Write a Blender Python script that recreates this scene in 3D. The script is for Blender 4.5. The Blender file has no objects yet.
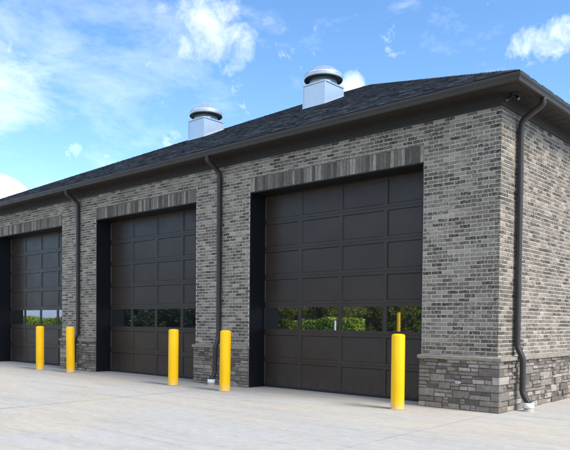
import bpy, math, random
from mathutils import Vector, Matrix
random.seed(11)
R = random.random
def U(a, b): return a + (b - a) * R()
scene = bpy.context.scene
col = scene.collection
PI = math.pi

# ------------------------------------------------------------------ helpers
class MB:
    def __init__(s): s.v = []; s.f = []; s.c = []; s.m = []; s.sm = []
    def face(s, pts, c=(1, 1, 1), mi=0, smooth=False):
        n = len(s.v); s.v += [tuple(p) for p in pts]; s.f.append(tuple(range(n, n + len(pts))))
        s.c.append(c); s.m.append(mi); s.sm.append(smooth)
    def idx(s, pts, faces, c=(1, 1, 1), mi=0, smooth=False):
        n = len(s.v); s.v += [tuple(p) for p in pts]
        for f in faces:
            s.f.append(tuple(n + i for i in f)); s.c.append(c); s.m.append(mi); s.sm.append(smooth)
    def box(s, a, b, c=(1, 1, 1), mi=0, bev=0.0, jit=0.0):
        x0, y0, z0 = a; x1, y1, z1 = b
        if bev <= 0:
            P = [(x, y, z) for z in (z0, z1) for y in (y0, y1) for x in (x0, x1)]
            s.idx(P, [(0, 2, 3, 1), (4, 5, 7, 6), (0, 1, 5, 4), (2, 6, 7, 3), (0, 4, 6, 2), (1, 3, 7, 5)], c, mi)
            return
        # chamfered box: 24 verts
        P = []; ids = {}
        for sx in (0, 1):
            for sy in (0, 1):
                for sz in (0, 1):
                    j = [U(-jit, jit) for _ in range(3)]
                    cx, cy, cz = (x0, x1)[sx] + j[0], (y0, y1)[sy] + j[1], (z0, z1)[sz] + j[2]
                    dx, dy, dz = (bev, -bev)[sx], (bev, -bev)[sy], (bev, -bev)[sz]
                    for k, q in enumerate(((cx, cy + dy, cz + dz), (cx + dx, cy, cz + dz), (cx + dx, cy + dy, cz))):
                        ids[(sx, sy, sz, k)] = len(P); P.append(q)
        F = []
        for sx in (0, 1):
            q = [ids[(sx, a_, b_, 0)] for a_, b_ in ((0, 0), (1, 0), (1, 1), (0, 1))]; F.append(q if sx else q[::-1])
        for sy in (0, 1):
            q = [ids[(a_, sy, b_, 1)] for a_, b_ in ((0, 0), (0, 1), (1, 1), (1, 0))]; F.append(q if sy else q[::-1])
        for sz in (0, 1):
            q = [ids[(a_, b_, sz, 2)] for a_, b_ in ((0, 0), (1, 0), (1, 1), (0, 1))]; F.append(q if sz else q[::-1])
        for a_ in (0, 1):
            for b_ in (0, 1):
                F.append([ids[(0, a_, b_, 1)], ids[(1, a_, b_, 1)], ids[(1, a_, b_, 2)], ids[(0, a_, b_, 2)]])
                F.append([ids[(a_, 0, b_, 0)], ids[(a_, 1, b_, 0)], ids[(a_, 1, b_, 2)], ids[(a_, 0, b_, 2)]])
                F.append([ids[(a_, b_, 0, 0)], ids[(a_, b_, 1, 0)], ids[(a_, b_, 1, 1)], ids[(a_, b_, 0, 1)]])
        for sx in (0, 1):
            for sy in (0, 1):
                for sz in (0, 1): F.append([ids[(sx, sy, sz, k)] for k in range(3)])
        s.idx(P, F, c, mi)
    def lathe(s, prof, o, n=48, c=(1, 1, 1), mi=0, smooth=True):
        P = []
        for (r, z) in prof:
            for k in range(n):
                t = 2 * PI * k / n; P.append((o[0] + r * math.cos(t), o[1] + r * math.sin(t), o[2] + z))
        F = []
        for i in range(len(prof) - 1):
            for k in range(n):
                k2 = (k + 1) % n; F.append((i * n + k, i * n + k2, (i + 1) * n + k2, (i + 1) * n + k))
        s.idx(P, F, c, mi, smooth)
        if prof[-1][0] > 1e-4: s.idx([P[(len(prof) - 1) * n + k] for k in range(n)], [tuple(range(n))], c, mi)
        if prof[0][0] > 1e-4: s.idx([P[k] for k in range(n)], [tuple(range(n))[::-1]], c, mi)
    def tube(s, path, rad, n=12, c=(1, 1, 1), mi=0, sq=0.0, smooth=True, up=(0, 0, 1)):
        # path of points, rad float or list or (ru, rv); sq>0 squares the section
        rings = []; path = [Vector(p) for p in path]
        prev = None
        for i, p in enumerate(path):
            if i == 0: t = path[1] - p
            elif i == len(path) - 1: t = p - path[i - 1]
            else: t = (path[i + 1] - p).normalized() + (p - path[i - 1]).normalized()
            t.normalize()
            if prev is None:
                a = Vector(up) if abs(t.dot(Vector(up))) < .95 else Vector((1, 0, 0))
                a = (a - t * a.dot(t)).normalized()
            else: a = (prev - t * prev.dot(t)).normalized()
            prev = a; b = t.cross(a)
            r = rad[i] if isinstance(rad, list) else rad
            ru, rv = r if isinstance(r, tuple) else (r, r)
            k_ = 1.0
            if 0 < i < len(path) - 1:
                cosv = max(.5, (path[i + 1] - p).normalized().dot((p - path[i - 1]).normalized())); 
            rings.append([])
            for k in range(n):
                th = 2 * PI * (k + .5) / n; cx, sx = math.cos(th), math.sin(th)
                if sq > 0:
                    e = 2.0 / (2 + sq); cx = math.copysign(abs(cx) ** e, cx); sx = math.copysign(abs(sx) ** e, sx)
                rings[-1].append(tuple(p + a * cx * ru + b * sx * rv))
        P = [q for r_ in rings for q in r_]; F = []
        for i in range(len(rings) - 1):
            for k in range(n):
                k2 = (k + 1) % n; F.append((i * n + k, i * n + k2, (i + 1) * n + k2, (i + 1) * n + k))
        s.idx(P, F, c, mi, smooth)
        s.idx(rings[0], [tuple(range(n))[::-1]], c, mi); s.idx(rings[-1], [tuple(range(n))], c, mi)
    def build(s, name, mats, parent=None, **kw):
        me = bpy.data.meshes.new(name); me.from_pydata(s.v, [], s.f)
        if not isinstance(mats, (list, tuple)): mats = [mats]
        for m in mats: me.materials.append(m)
        me.polygons.foreach_set('material_index', s.m)
        me.polygons.foreach_set('use_smooth', s.sm)
        ca = me.color_attributes.new('Col', 'FLOAT_COLOR', 'CORNER')
        buf = []
        for f, c in zip(s.f, s.c): buf += [c[0], c[1], c[2], 1.0] * len(f)
        ca.data.foreach_set('color', buf)
        me.update()
        o = bpy.data.objects.new(name, me); col.objects.link(o)
        if parent is not None: o.parent = parent
        for k, v in kw.items(): o[k] = v
        return o

def empty(name, loc=(0, 0, 0), **kw):
    o = bpy.data.objects.new(name, None); col.objects.link(o); o.location = loc
    for k, v in kw.items(): o[k] = v
    return o
def copy_tree(o, parent=None):
    c = o.copy(); col.objects.link(c); c.parent = parent
    for ch in list(o.children): copy_tree(ch, c)
    return c

# ------------------------------------------------------------------ materials
def mat(name):
    m = bpy.data.materials.new(name); m.use_nodes = True
    nt = m.node_tree; nt.nodes.clear()
    out = nt.nodes.new('ShaderNodeOutputMaterial'); b = nt.nodes.new('ShaderNodeBsdfPrincipled')
    nt.links.new(b.outputs[0], out.inputs[0])
    return m, nt, b
def N(nt, t, **kw):
    n = nt.nodes.new(t)
    for k, v in kw.items():
        if k in ('operation', 'blend_type', 'data_type', 'attribute_name', 'noise_dimensions', 'feature', 'distance', 'musgrave_type', 'noise_type'): setattr(n, k, v)
    return n
def noise(nt, scale, detail=4, rough=.55, vec=None, stretch=None, dist=0.0):
    tc = nt.nodes.new('ShaderNodeNewGeometry')
    mp = nt.nodes.new('ShaderNodeMapping'); mp.inputs['Scale'].default_value = stretch or (1, 1, 1)
    nt.links.new(vec or tc.outputs['Position'], mp.inputs[0])
    n = nt.nodes.new('ShaderNodeTexNoise'); n.inputs['Scale'].default_value = scale
    n.inputs['Detail'].default_value = detail; n.inputs['Roughness'].default_value = rough
    n.inputs['Distortion'].default_value = dist
    nt.links.new(mp.outputs[0], n.inputs['Vector']); return n.outputs['Fac']
def ramp(nt, fac, stops):
    r = nt.nodes.new('ShaderNodeValToRGB'); nt.links.new(fac, r.inputs[0])
    e = r.color_ramp.elements
    while len(e) < len(stops): e.new(.5)
    for i, (p, c) in enumerate(stops):
        e[i].position = p; e[i].color = (c, c, c, 1) if isinstance(c, (int, float)) else (*c, 1)
    return r.outputs[0]
def mixc(nt, mode, fac, a, b):
    m = nt.nodes.new('ShaderNodeMix'); m.data_type = 'RGBA'; m.blend_type = mode
    for s_, v in ((m.inputs['Factor'], fac), (m.inputs[6], a), (m.inputs[7], b)):
        if hasattr(v, 'is_linked'): nt.links.new(v, s_)
        elif isinstance(v, (int, float)): s_.default_value = v
        else: s_.default_value = (*v, 1)
    return m.outputs[2]
def math_(nt, op, a, b=0.0):
    m = nt.nodes.new('ShaderNodeMath'); m.operation = op
    for s_, v in ((m.inputs[0], a), (m.inputs[1], b)):
        if hasattr(v, 'is_linked'): nt.links.new(v, s_)
        else: s_.default_value = v
    return m.outputs[0]
def bump(nt, b, h, strength=.5, dist=.01):
    n = nt.nodes.new('ShaderNodeBump'); n.inputs['Strength'].default_value = strength; n.inputs['Distance'].default_value = dist
    nt.links.new(h, n.inputs['Height']); nt.links.new(n.outputs[0], b.inputs['Normal'])
def vcol(nt):
    a = nt.nodes.new('ShaderNodeAttribute'); a.attribute_name = 'Col'; return a.outputs['Color']

def m_brick():
    m, nt, b = mat('tumbled_brick')
    smear = ramp(nt, noise(nt, 22, 6, .7), [(.46, 0), (.66, 1)])
    big = ramp(nt, noise(nt, 1.3, 3), [(.35, .3), (.7, .9)])
    f = math_(nt, 'MULTIPLY', smear, big)
    c = mixc(nt, 'MULTIPLY', 1.0, vcol(nt), ramp(nt, noise(nt, 90, 5, .7), [(.3, .72), (.7, 1.2)]))
    c = mixc(nt, 'MIX', f, c, (.50, .445, .365))
    c = mixc(nt, 'MULTIPLY', 1.0, c, ramp(nt, noise(nt, .9, 5, .6, stretch=(1, 1, .45)), [(.3, .84), (.7, 1.08)]))
    nt.links.new(c, b.inputs['Base Color']); b.inputs['Roughness'].default_value = .93
    b.inputs['Specular IOR Level'].default_value = .25
    bump(nt, b, noise(nt, 120, 5, .7), .6, .004); return m
def m_mortar():
    m, nt, b = mat('mortar')
    c = mixc(nt, 'MIX', noise(nt, 18, 6, .7), (.48, .425, .345), (.61, .55, .46))
    c = mixc(nt, 'MULTIPLY', 1.0, c, ramp(nt, noise(nt, .8, 4), [(.3, .86), (.7, 1.06)]))
    nt.links.new(c, b.inputs['Base Color']); b.inputs['Roughness'].default_value = .95
    bump(nt, b, noise(nt, 150, 4, .7), .6, .004); return m
def m_stone():
    m, nt, b = mat('ledge_stone')
    c = mixc(nt, 'MULTIPLY', 1.0, vcol(nt), ramp(nt, noise(nt, 14, 8, .7, dist=.4), [(.28, .62), (.55, 1.0), (.78, 1.35)]))
    c = mixc(nt, 'MIX', ramp(nt, noise(nt, 5, 5, .6), [(.55, 0), (.8, .35)]), c, (.34, .30, .23))
    nt.links.new(c, b.inputs['Base Color']); b.inputs['Roughness'].default_value = .95
    b.inputs['Specular IOR Level'].default_value = .25
    bump(nt, b, noise(nt, 28, 8, .72), .9, .018); return m
def m_simple(name, base, rough=.5, metal=0., nscale=0, namp=.12, bscale=0, bdist=.002, spec=.5, bstr=.4):
    m, nt, b = mat(name)
    b.inputs['Roughness'].default_value = rough; b.inputs['Metallic'].default_value = metal
    b.inputs['Specular IOR Level'].default_value = spec
    if nscale:
        c = mixc(nt, 'MULTIPLY', 1.0, base, ramp(nt, noise(nt, nscale, 5, .6), [(.3, 1 - namp), (.7, 1 + namp)]))
        nt.links.new(c, b.inputs['Base Color'])
        r = ramp(nt, noise(nt, nscale * 2.3, 4, .6), [(.3, max(0.02, rough - .08)), (.7, min(1, rough + .1))])
        nt.links.new(r, b.inputs['Roughness'])
    else: b.inputs['Base Color'].default_value = (*base, 1)
    if bscale: bump(nt, b, noise(nt, bscale, 4, .6), bstr, bdist)
    return m
def m_shingle():
    m, nt, b = mat('asphalt_shingle')
    c = mixc(nt, 'MULTIPLY', 1.0, vcol(nt), ramp(nt, noise(nt, 260, 3, .8), [(.3, .55), (.7, 1.5)]))
    c = mixc(nt, 'MULTIPLY', 1.0, c, ramp(nt, noise(nt, 2.2, 4), [(.3, .8), (.7, 1.2)]))
    nt.links.new(c, b.inputs['Base Color']); b.inputs['Roughness'].default_value = .8
    b.inputs['Specular IOR Level'].default_value = .4
    bump(nt, b, noise(nt, 300, 3, .8), .8, .006); return m
def m_concrete():
    m, nt, b = mat('broomed_concrete')
    cool = (.40, .395, .375); warm = (.455, .41, .34)
    f = ramp(nt, noise(nt, .42, 7, .6, stretch=(.6, 1.1, 1), dist=.8), [(.36, 0), (.62, 1)])
    c = mixc(nt, 'MIX', f, cool, warm)
    c = mixc(nt, 'MULTIPLY', 1.0, c, ramp(nt, noise(nt, 1.6, 8, .68, stretch=(.22, 1.6, 1), dist=.5), [(.3, .86), (.5, 1.0), (.72, 1.07)]))
    c = mixc(nt, 'MULTIPLY', 1.0, c, ramp(nt, noise(nt, 35, 6, .75), [(.25, .80), (.75, 1.14)]))
    c = mixc(nt, 'MULTIPLY', 1.0, c, ramp(nt, noise(nt, 7, 8, .72, stretch=(.7, 1.3, 1)), [(.3, .86), (.7, 1.08)]))
    # small dark stains and scuffs
    st = ramp(nt, noise(nt, .9, 6, .7, stretch=(.6, 1.5, 1), dist=1.2), [(.62, 0), (.76, .4)])
    c = mixc(nt, 'MIX', st, c, (.25, .22, .18))
    sp = ramp(nt, noise(nt, 6.5, 3, .5), [(.70, 0), (.74, .55)])
    c = mixc(nt, 'MIX', sp, c, (.22, .19, .15))
    nt.links.new(c, b.inputs['Base Color']); b.inputs['Roughness'].default_value = .85
    b.inputs['Specular IOR Level'].default_value = .3
    h = math_(nt, 'ADD', noise(nt, 30, 4, .6, stretch=(.15, 6, 1)), noise(nt, 180, 4, .7))
    bump(nt, b, h, .35, .003); return m
def m_galv():
    m, nt, b = mat('galvanized_steel')
    v = nt.nodes.new('ShaderNodeTexVoronoi'); v.inputs['Scale'].default_value = 34
    g = nt.nodes.new('ShaderNodeNewGeometry'); nt.links.new(g.outputs['Position'], v.inputs['Vector'])
    bw = nt.nodes.new('ShaderNodeRGBToBW'); nt.links.new(v.outputs['Color'], bw.inputs[0])
    c = mixc(nt, 'MULTIPLY', 1.0, (.56, .62, .68), ramp(nt, bw.outputs[0], [(.2, .93), (.8, 1.04)]))  # blue cast in the base colour stands in for mirrored sky
    nt.links.new(c, b.inputs['Base Color']); b.inputs['Metallic'].default_value = .62
    r = ramp(nt, bw.outputs[0], [(.2, .30), (.8, .34)]); nt.links.new(r, b.inputs['Roughness'])
    bump(nt, b, noise(nt, 3, 2), .3, .015); return m
def m_yellow():
    m, nt, b = mat('yellow_plastic')
    c = mixc(nt, 'MULTIPLY', 1.0, (.88, .49, .0), ramp(nt, noise(nt, 5, 5, .6, stretch=(1, 1, .35)), [(.3, .9), (.7, 1.05)]))
    sc = ramp(nt, noise(nt, 24, 7, .8, stretch=(1, 1, .5)), [(.66, 0), (.74, .6)])
    c = mixc(nt, 'MIX', sc, c, (.42, .32, .12))
    # scuffed dirty foot (object height)
    g = nt.nodes.new('ShaderNodeNewGeometry'); sx = nt.nodes.new('ShaderNodeSeparateXYZ'); nt.links.new(g.outputs['Position'], sx.inputs[0])
    low = ramp(nt, math_(nt, 'MULTIPLY', sx.outputs['Z'], 1.0), [(.0, 1), (.16, 0)])
    chips = ramp(nt, noise(nt, 38, 5, .7), [(.46, 0), (.56, .8)])
    c = mixc(nt, 'MIX', math_(nt, 'MULTIPLY', low, chips), c, (.55, .50, .40))
    nt.links.new(c, b.inputs['Base Color']); b.inputs['Roughness'].default_value = .5; b.inputs['Specular IOR Level'].default_value = .3
    bump(nt, b, noise(nt, 9, 3), .25, .006); return m
def m_glass():
    m, nt, b = mat('tinted_glass')
    b.inputs['Base Color'].default_value = (.012, .014, .014, 1); b.inputs['Roughness'].default_value = .015
    b.inputs['IOR'].default_value = 4.2
    return m
def m_door():
    m, nt, b = mat('dark_bronze_enamel')
    c = mixc(nt, 'MULTIPLY', 1.0, (.040, .029, .0225), ramp(nt, noise(nt, 1.4, 7, .65), [(.3, .82), (.7, 1.14)]))
    c = mixc(nt, 'MIX', ramp(nt, noise(nt, 60, 6, .75), [(.72, 0), (.8, .25)]), c, (.14, .13, .11))
    g = nt.nodes.new('ShaderNodeNewGeometry'); sx = nt.nodes.new('ShaderNodeSeparateXYZ'); nt.links.new(g.outputs['Position'], sx.inputs[0])
    dust = math_(nt, 'MULTIPLY', ramp(nt, sx.outputs['Z'], [(.02, .3), (.35, 0)]), ramp(nt, noise(nt, 9, 7, .7), [(.38, 0), (.7, 1)]))
    c = mixc(nt, 'MIX', dust, c, (.17, .15, .12))
    nt.links.new(c, b.inputs['Base Color'])
    b.inputs['Specular IOR Level'].default_value = .33
    nt.links.new(ramp(nt, noise(nt, 3, 5, .6), [(.3, .27), (.7, .40)]), b.inputs['Roughness'])
    bump(nt, b, math_(nt, 'ADD', noise(nt, 420, 2, .5), math_(nt, 'MULTIPLY', noise(nt, 2.2, 2), 3.0)), .25, .002); return m
def m_leaf(name, a, bb):
    m, nt, b = mat(name)
    oi = nt.nodes.new('ShaderNodeObjectInfo')
    c = mixc(nt, 'MIX', noise(nt, .9, 4, .6), a, bb)
    c = mixc(nt, 'MULTIPLY', 1.0, c, vcol(nt))
    nt.links.new(c, b.inputs['Base Color']); b.inputs['Roughness'].default_value = .6
    return m
M = dict(brick=m_brick(), mortar=m_mortar(), stone=m_stone(),
         cap=m_simple('limestone_cap', (.245, .215, .17), .9, 0, 9, .22, 60, .004),
         door=m_door(),
         trim=m_simple('bronze_trim', (.029, .021, .016), .45, 0, 2.0, .12, 0),
         soffit=m_simple('bronze_soffit', (.023, .019, .0155), .6, 0, 2.0, .1, 0),
         pipe=m_simple('bronze_pipe', (.029, .022, .0185), .5, 0, 6, .15, 8, .004, bstr=.2),
         jamb=m_simple('black_steel', (.006, .0065, .008), .5, 0, 4, .2, 0, spec=.35),
         seal=m_simple('black_rubber', (.012, .012, .012), .7),
         glass=m_glass(), galv=m_galv(), yellow=m_yellow(), concrete=m_concrete(), shingle=m_shingle(),
         white=m_simple('white_pvc', (.78, .79, .78), .45, 0, 20, .06),
         dirty=m_simple('muddy_concrete', (.36, .32, .25), .9, 0, 18, .3, 60, .004),
         joint=m_simple('joint_filler', (.20, .19, .175), .95, 0, 9, .3),
         dark=m_simple('dark_vent_throat', (.02, .02, .022), .6),
         caulk=m_simple('ochre_caulk', (.42, .30, .02), .9, 0, 30, .5),
         chrome=m_simple('dull_chrome', (.42, .42, .41), .35, .8, 20, .1),
         lens=m_simple('frosted_lens', (.14, .14, .135), .3),
         blk=m_simple('black_housing', (.012, .012, .012), .4),
         grass=None)
m, nt, b = mat('meadow_grass')
c = mixc(nt, 'MIX', noise(nt, .35, 8, .7), (.05, .11, .018), (.10, .15, .035))
nt.links.new(c, b.inputs['Base Color']); b.inputs['Roughness'].default_value = .9
M['grass'] = m
M['leafA'] = m_leaf('tree_leaves', (.07, .11, .008), (.20, .20, .018))
M['leafB'] = m_leaf('hedge_leaves', (.20, .31, .02), (.30, .38, .03))
M['leafC'] = m_leaf('evergreen_leaves', (.010, .022, .008), (.025, .04, .012))
M['bark'] = m_simple('bark', (.10, .075, .055), .95, 0, 12, .35, 30, .02)

# ------------------------------------------------------------------ dimensions
ZT = 4.906; CH = .0677; ZCAP0 = .835; ZCAP1 = .893
ZD = ZT - 10 * CH; ZH = ZD + .305
LEN = 19.2; DEP = 16.78
XR = [-1.398, -7.4435, -13.533]; W = 4.267
OPEN = [(x - W, x) for x in XR]
YD = .45; EO = .5; ZG = 5.19; SL = (9.42 - 5.19) / 8.89

B = empty('garage_building', (-LEN / 2, 0, 0), category='building',
          label='grey brick garage with three tall brown doors under a low dark shingle roof')
BO = Vector((-LEN / 2, 0, 0))
def fin(o):       # children are modelled in world space, so undo the root offset
    o.location = -BO; return o
def part(mb, name, mats, **kw): return fin(mb.build(name, mats, B, **kw))
def sub(mb, name, mats, parent, **kw): return mb.build(name, mats, parent, **kw)

# ------------------------------------------------------------------ brick walls
def brick_col(dk=0):
    t = R() * (1 - dk)
    if t < .18: v = U(.035, .065)
    elif t < .55: v = U(.075, .135)
    elif t < .90: v = U(.14, .22)
    else: v = U(.22, .30)
    w = U(.06, .16)
    return (v * (1.08 + w), v * 1.01, v * (.93 - w * .9))
def frame(o, ud, nd):
    o = Vector(o); ud = Vector(ud); nd = Vector(nd)
    return lambda u, z, d: tuple(o + ud * u + nd * d + Vector((0, 0, z)))
def one_brick(mb, fr, u0, u1, z0, z1, c, depth=.0, back=-.012, bev=.0035, j=.0022):
    if u1 - u0 < .02 or z1 - z0 < .01: return
    dp = depth + U(-.0016, .0016)
    jj = lambda: U(-j, j)
    o = [(u0 + jj(), z0 + jj()), (u1 + jj(), z0 + jj()), (u1 + jj(), z1 + jj()), (u0 + jj(), z1 + jj())]
    i_ = [(o[0][0] + bev, o[0][1] + bev), (o[1][0] - bev, o[1][1] + bev), (o[2][0] - bev, o[2][1] - bev), (o[3][0] + bev, o[3][1] - bev)]
    P = [fr(a, b_, back) for a, b_ in o] + [fr(a, b_, dp - .002) for a, b_ in o] + [fr(a, b_, dp + U(-.001, .001)) for a, b_ in i_]
    F = []
    for k in range(4):
        k2 = (k + 1) % 4; F += [(k, k2, 4 + k2, 4 + k), (4 + k, 4 + k2, 8 + k2, 8 + k)]
    F.append((8, 9, 10, 11)); mb.idx(P, F, c, 0)
def brick_wall(mb, fr, L, z0, z1, holes, parity, dkc=False):
    n = int(math.ceil((z1 - z0) / CH)) ; BL = .2032; m_ = .0145
    for k in range(n):
        zt_ = z1 - k * CH; zb = zt_ - CH
        if zt_ <= z0 + .01: break
        zb = max(zb, z0)
        st = -.1016 if (k + parity) % 2 else 0.0
        # cell cuts by holes
        segs = [(0, L, zb, zt_)]
        for (a, b_, ha, hb) in holes:
            ns = []
            for (s0, s1, q0, q1) in segs:
                if b_ <= s0 or a >= s1 or hb <= q0 + 1e-4 or ha >= q1 - 1e-4: ns.append((s0, s1, q0, q1)); continue
                if s0 < a: ns.append((s0, a, q0, q1))
                if b_ < s1: ns.append((b_, s1, q0, q1))
                if hb < q1 - .012: ns.append((max(a, s0), min(b_, s1), hb, q1))
                if ha > q0 + .012: ns.append((max(a, s0), min(b_, s1), q0, ha))
            segs = ns
        for (s0, s1, q0, q1) in segs:
            i0 = int(math.floor((s0 - st) / BL))
            u = st + i0 * BL
            while u < s1 - .005:
                a, b_ = max(u, s0), min(u + BL, s1)
                if b_ - a > .03:
                    ea = 0 if (a == 0) else m_ / 2
                    eb = m_ / 2
                    one_brick(mb, fr, a + ea, b_ - eb, q0 + m_ / 2, q1 - m_ / 2, brick_col(.45 if a == 0 and dkc else 0))
                u += BL

front = frame((0, 0, 0), (-1, 0, 0), (0, -1, 0))
side = frame((0, 0, 0), (0, 1, 0), (1, 0, 0))
left = frame((-LEN, 0, 0), (0, 1, 0), (-1, 0, 0))
back = frame((0, DEP, 0), (-1, 0, 0), (0, 1, 0))
def rect(mb, fr, u0, u1, z0, z1, d, c=(1, 1, 1), mi=0):
    mb.face([fr(u0, z0, d), fr(u1, z0, d), fr(u1, z1, d), fr(u0, z1, d)], c, mi)

# front wall
mb = MB(); hol = []
for a, b_ in OPEN: hol.append((-b_, -a, -1, ZH))
brick_wall(mb, front, LEN, ZCAP1 - .02, ZT, hol, 0, True)
D = -.0065
xs = [0] + [v for a, b_ in OPEN for v in (-b_, -a)] + [LEN]
for i in range(0, len(xs), 2): rect(mb, front, xs[i] + (.009 if i == 0 else 0), xs[i + 1], 0, ZD, D, mi=1)
rect(mb, front, .009, LEN - .009, ZD, ZT + .1, D, mi=1)
for a, b_ in OPEN:      # reveals + underside of the opening, in masonry
    mb.face([(a, .009, 0), (a, .6, 0), (a, .6, ZD), (a, .009, ZD)], mi=1); mb.face([(b_, .009, 0), (b_, .6, 0), (b_, .6, ZD), (b_, .009, ZD)], mi=1)
    mb.face([(a, .009, ZD), (b_, .009, ZD), (b_, .6, ZD), (a, .6, ZD)], mi=1)
part(mb, 'front_wall', [M['brick'], M['mortar']])
# side walls and back
mb = MB(); brick_wall(mb, side, DEP, ZCAP1 - .02, ZT, [], 1); rect(mb, side, .009, DEP - .009, 0, ZT + .1, D, mi=1)
part(mb, 'side_wall', [M['brick'], M['mortar']])
mb = MB(); brick_wall(mb, left, DEP, ZCAP1 - .02, ZT, [], 1); rect(mb, left, .009, DEP - .009, 0, ZT + .1, D, mi=1)
part(mb, 'side_wall', [M['brick'], M['mortar']])
mb = MB(); brick_wall(mb, back, LEN, ZCAP1 - .02, ZT, [], 0); rect(mb, back, .009, LEN - .009, 0, ZT + .1, D, mi=1)
part(mb, 'rear_wall', [M['brick'], M['mortar']])

M['smortar'] = m_simple('stone_mortar', (.10, .088, .074), .95, 0, 14, .25)
m_, nt_, b_s = mat('soldier_brick')
nt_.links.new(mixc(nt_, 'MULTIPLY', 1.0, vcol(nt_), ramp(nt_, noise(nt_, 26, 8, .78, stretch=(1, 1, .4)), [(.3, .55), (.7, 1.5)])), b_s.inputs['Base Color'])
b_s.inputs['Roughness'].default_value = .93; bump(nt_, b_s, noise(nt_, 90, 6, .75), .7, .005); M['soldier'] = m_
# soldier course lintels
for a, b_ in OPEN:
    mb = MB(); n = 56; w = (b_ - a) / n
    for k in range(n):
        u0 = -b_ + k * w; t = R()
        v = U(.06, .09) if t < .3 else (U(.10, .15) if t < .72 else U(.17, .25))
        one_brick(mb, front, u0 + .005, u0 + w - .005, ZD + .001, ZH - .012, (v * 1.2, v * 1.05, v * .88), depth=.006, j=.004)
    mb.face([(a, -.004, ZD + .0015), (b_, -.004, ZD + .0015), (b_, .009, ZD + .0015), (a, .009, ZD + .0015)], mi=1)
    rect(mb, front, -b_, -a, ZD + .002, ZH, .0005, mi=1)
    part(mb, 'soldier_course_lintel', [M['soldier'], M['smortar']])

# ------------------------------------------------------------------ stone base
def stone_col():
    t = R()
    v = U(.12, .17) if t < .2 else (U(.18, .27) if t < .85 else U(.28, .38))
    w = U(.05, .14); return (v * (1.08 + w), v * 1.0, v * (.93 - w))
def stone_block(mb, fr, u0, u1, z0, z1, proud=.06, ends=(0, 0)):
    g = .0055
    a0 = u0 + (0 if ends[0] else g); a1 = u1 - (0 if ends[1] else g)
    dp = proud + (0 if (ends[0] or ends[1]) else U(-.022, .012))
    j = .006; jj = lambda: U(-j, j)
    o = [(a0, z0 + g), (a1, z0 + g), (a1, z1 - g), (a0, z1 - g)]
    o = [(p + (0 if (ends[0] and i in (0, 3)) or (ends[1] and i in (1, 2)) else jj()), q + jj() * .6) for i, (p, q) in enumerate(o)]
    nu = max(1, int((a1 - a0) / .06))
    bev = .006
    c = stone_col()
    P = [fr(p, q, 0) for p, q in o] + [fr(p, q, dp - .008) for p, q in o]
    i_ = [(o[0][0] + bev, o[0][1] + bev), (o[1][0] - bev, o[1][1] + bev), (o[2][0] - bev, o[2][1] - bev), (o[3][0] + bev, o[3][1] - bev)]
    if ends[0]: i_[0] = (o[0][0], i_[0][1]); i_[3] = (o[3][0], i_[3][1])
    if ends[1]: i_[1] = (o[1][0], i_[1][1]); i_[2] = (o[2][0], i_[2][1])
    P += [fr(p, q, dp + (0 if (ends[0] and i in (0, 3)) or (ends[1] and i in (1, 2)) else U(-.005, .004))) for i, (p, q) in enumerate(i_)]
    F = []
    for k in range(4):
        k2 = (k + 1) % 4; F += [(k, k2, 4 + k2, 4 + k), (4 + k, 4 + k2, 8 + k2, 8 + k)]
    F.append((8, 9, 10, 11)); mb.idx(P, F, c, 0)
def make_bands(z0, z1):
    z = z0; bands = []
    while z1 - z > .18: h = U(.075, .15); bands.append((z, z + h)); z += h
    if z1 - z > .12: mz = z + (z1 - z) * U(.4, .6); bands += [(z, mz), (mz, z1)]
    else: bands.append((z, z1))
    return bands
def ashlar(mb, fr, u0, u1, z0, z1, corner0=False, corner1=False, bands=None, starts=None):
    bands = bands or make_bands(z0, z1)
    for bi, (a, b_) in enumerate(bands):
        u = u0 + (starts[bi] if starts else 0); first = True
        while u < u1 - 1e-4:
            l = U(.15, .38); 
            if first and corner0: l = U(.12, .40)
            e = u + l
            if u1 - e < .12: e = u1
            last = e >= u1 - 1e-4
            en = (1 if first and corner0 else 0, 1 if last and corner1 else 0)
            h = b_ - a
            t = R()
            if h > .095 and t < .75:
                mz = a + h * U(.38, .62)
                for (p, q) in ((a, mz), (mz, b_)):
                    if e - u > .26 and R() < .6:
                        mu = u + (e - u) * U(.35, .65)
                        stone_block(mb, fr, u, mu, p, q, ends=(en[0], 0)); stone_block(mb, fr, mu, e, p, q, ends=(0, en[1]))
                    else: stone_block(mb, fr, u, e, p, q, ends=en)
            elif e - u > .3 and t < .8:
                mu = u + (e - u) * U(.6, .75)
                stone_block(mb, fr, u, mu, a, b_, ends=(en[0], 0))
                mz = a + h * .5
                stone_block(mb, fr, mu, e, a, mz, ends=(0, en[1])); stone_block(mb, fr, mu, e, mz, b_, ends=(0, en[1]))
            else: stone_block(mb, fr, u, e, a, b_, ends=en)
            u = e; first = False
PR = .06
sf = frame((PR, 0, 0), (-1, 0, 0), (0, -1, 0)); ss = frame((0, -PR, 0), (0, 1, 0), (1, 0, 0))
sl = frame((-LEN, -PR, 0), (0, 1, 0), (-1, 0, 0)); sb = frame((0, DEP, 0), (-1, 0, 0), (0, 1, 0))
mb = MB()
piers = [(0, -XR[0] + PR, True), (-OPEN[0][0] + PR, -XR[1] + PR, False), (-OPEN[1][0] + PR, -XR[2] + PR, False), (-OPEN[2][0] + PR, LEN + 2 * PR, False)]
DM = .042
cb = make_bands(0, ZCAP0)
fs = [U(.30, .42) if i % 2 else U(.12, .19) for i in range(len(cb))]; sst = [U(.12, .19) if i % 2 else U(.30, .42) for i in range(len(cb))]
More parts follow.
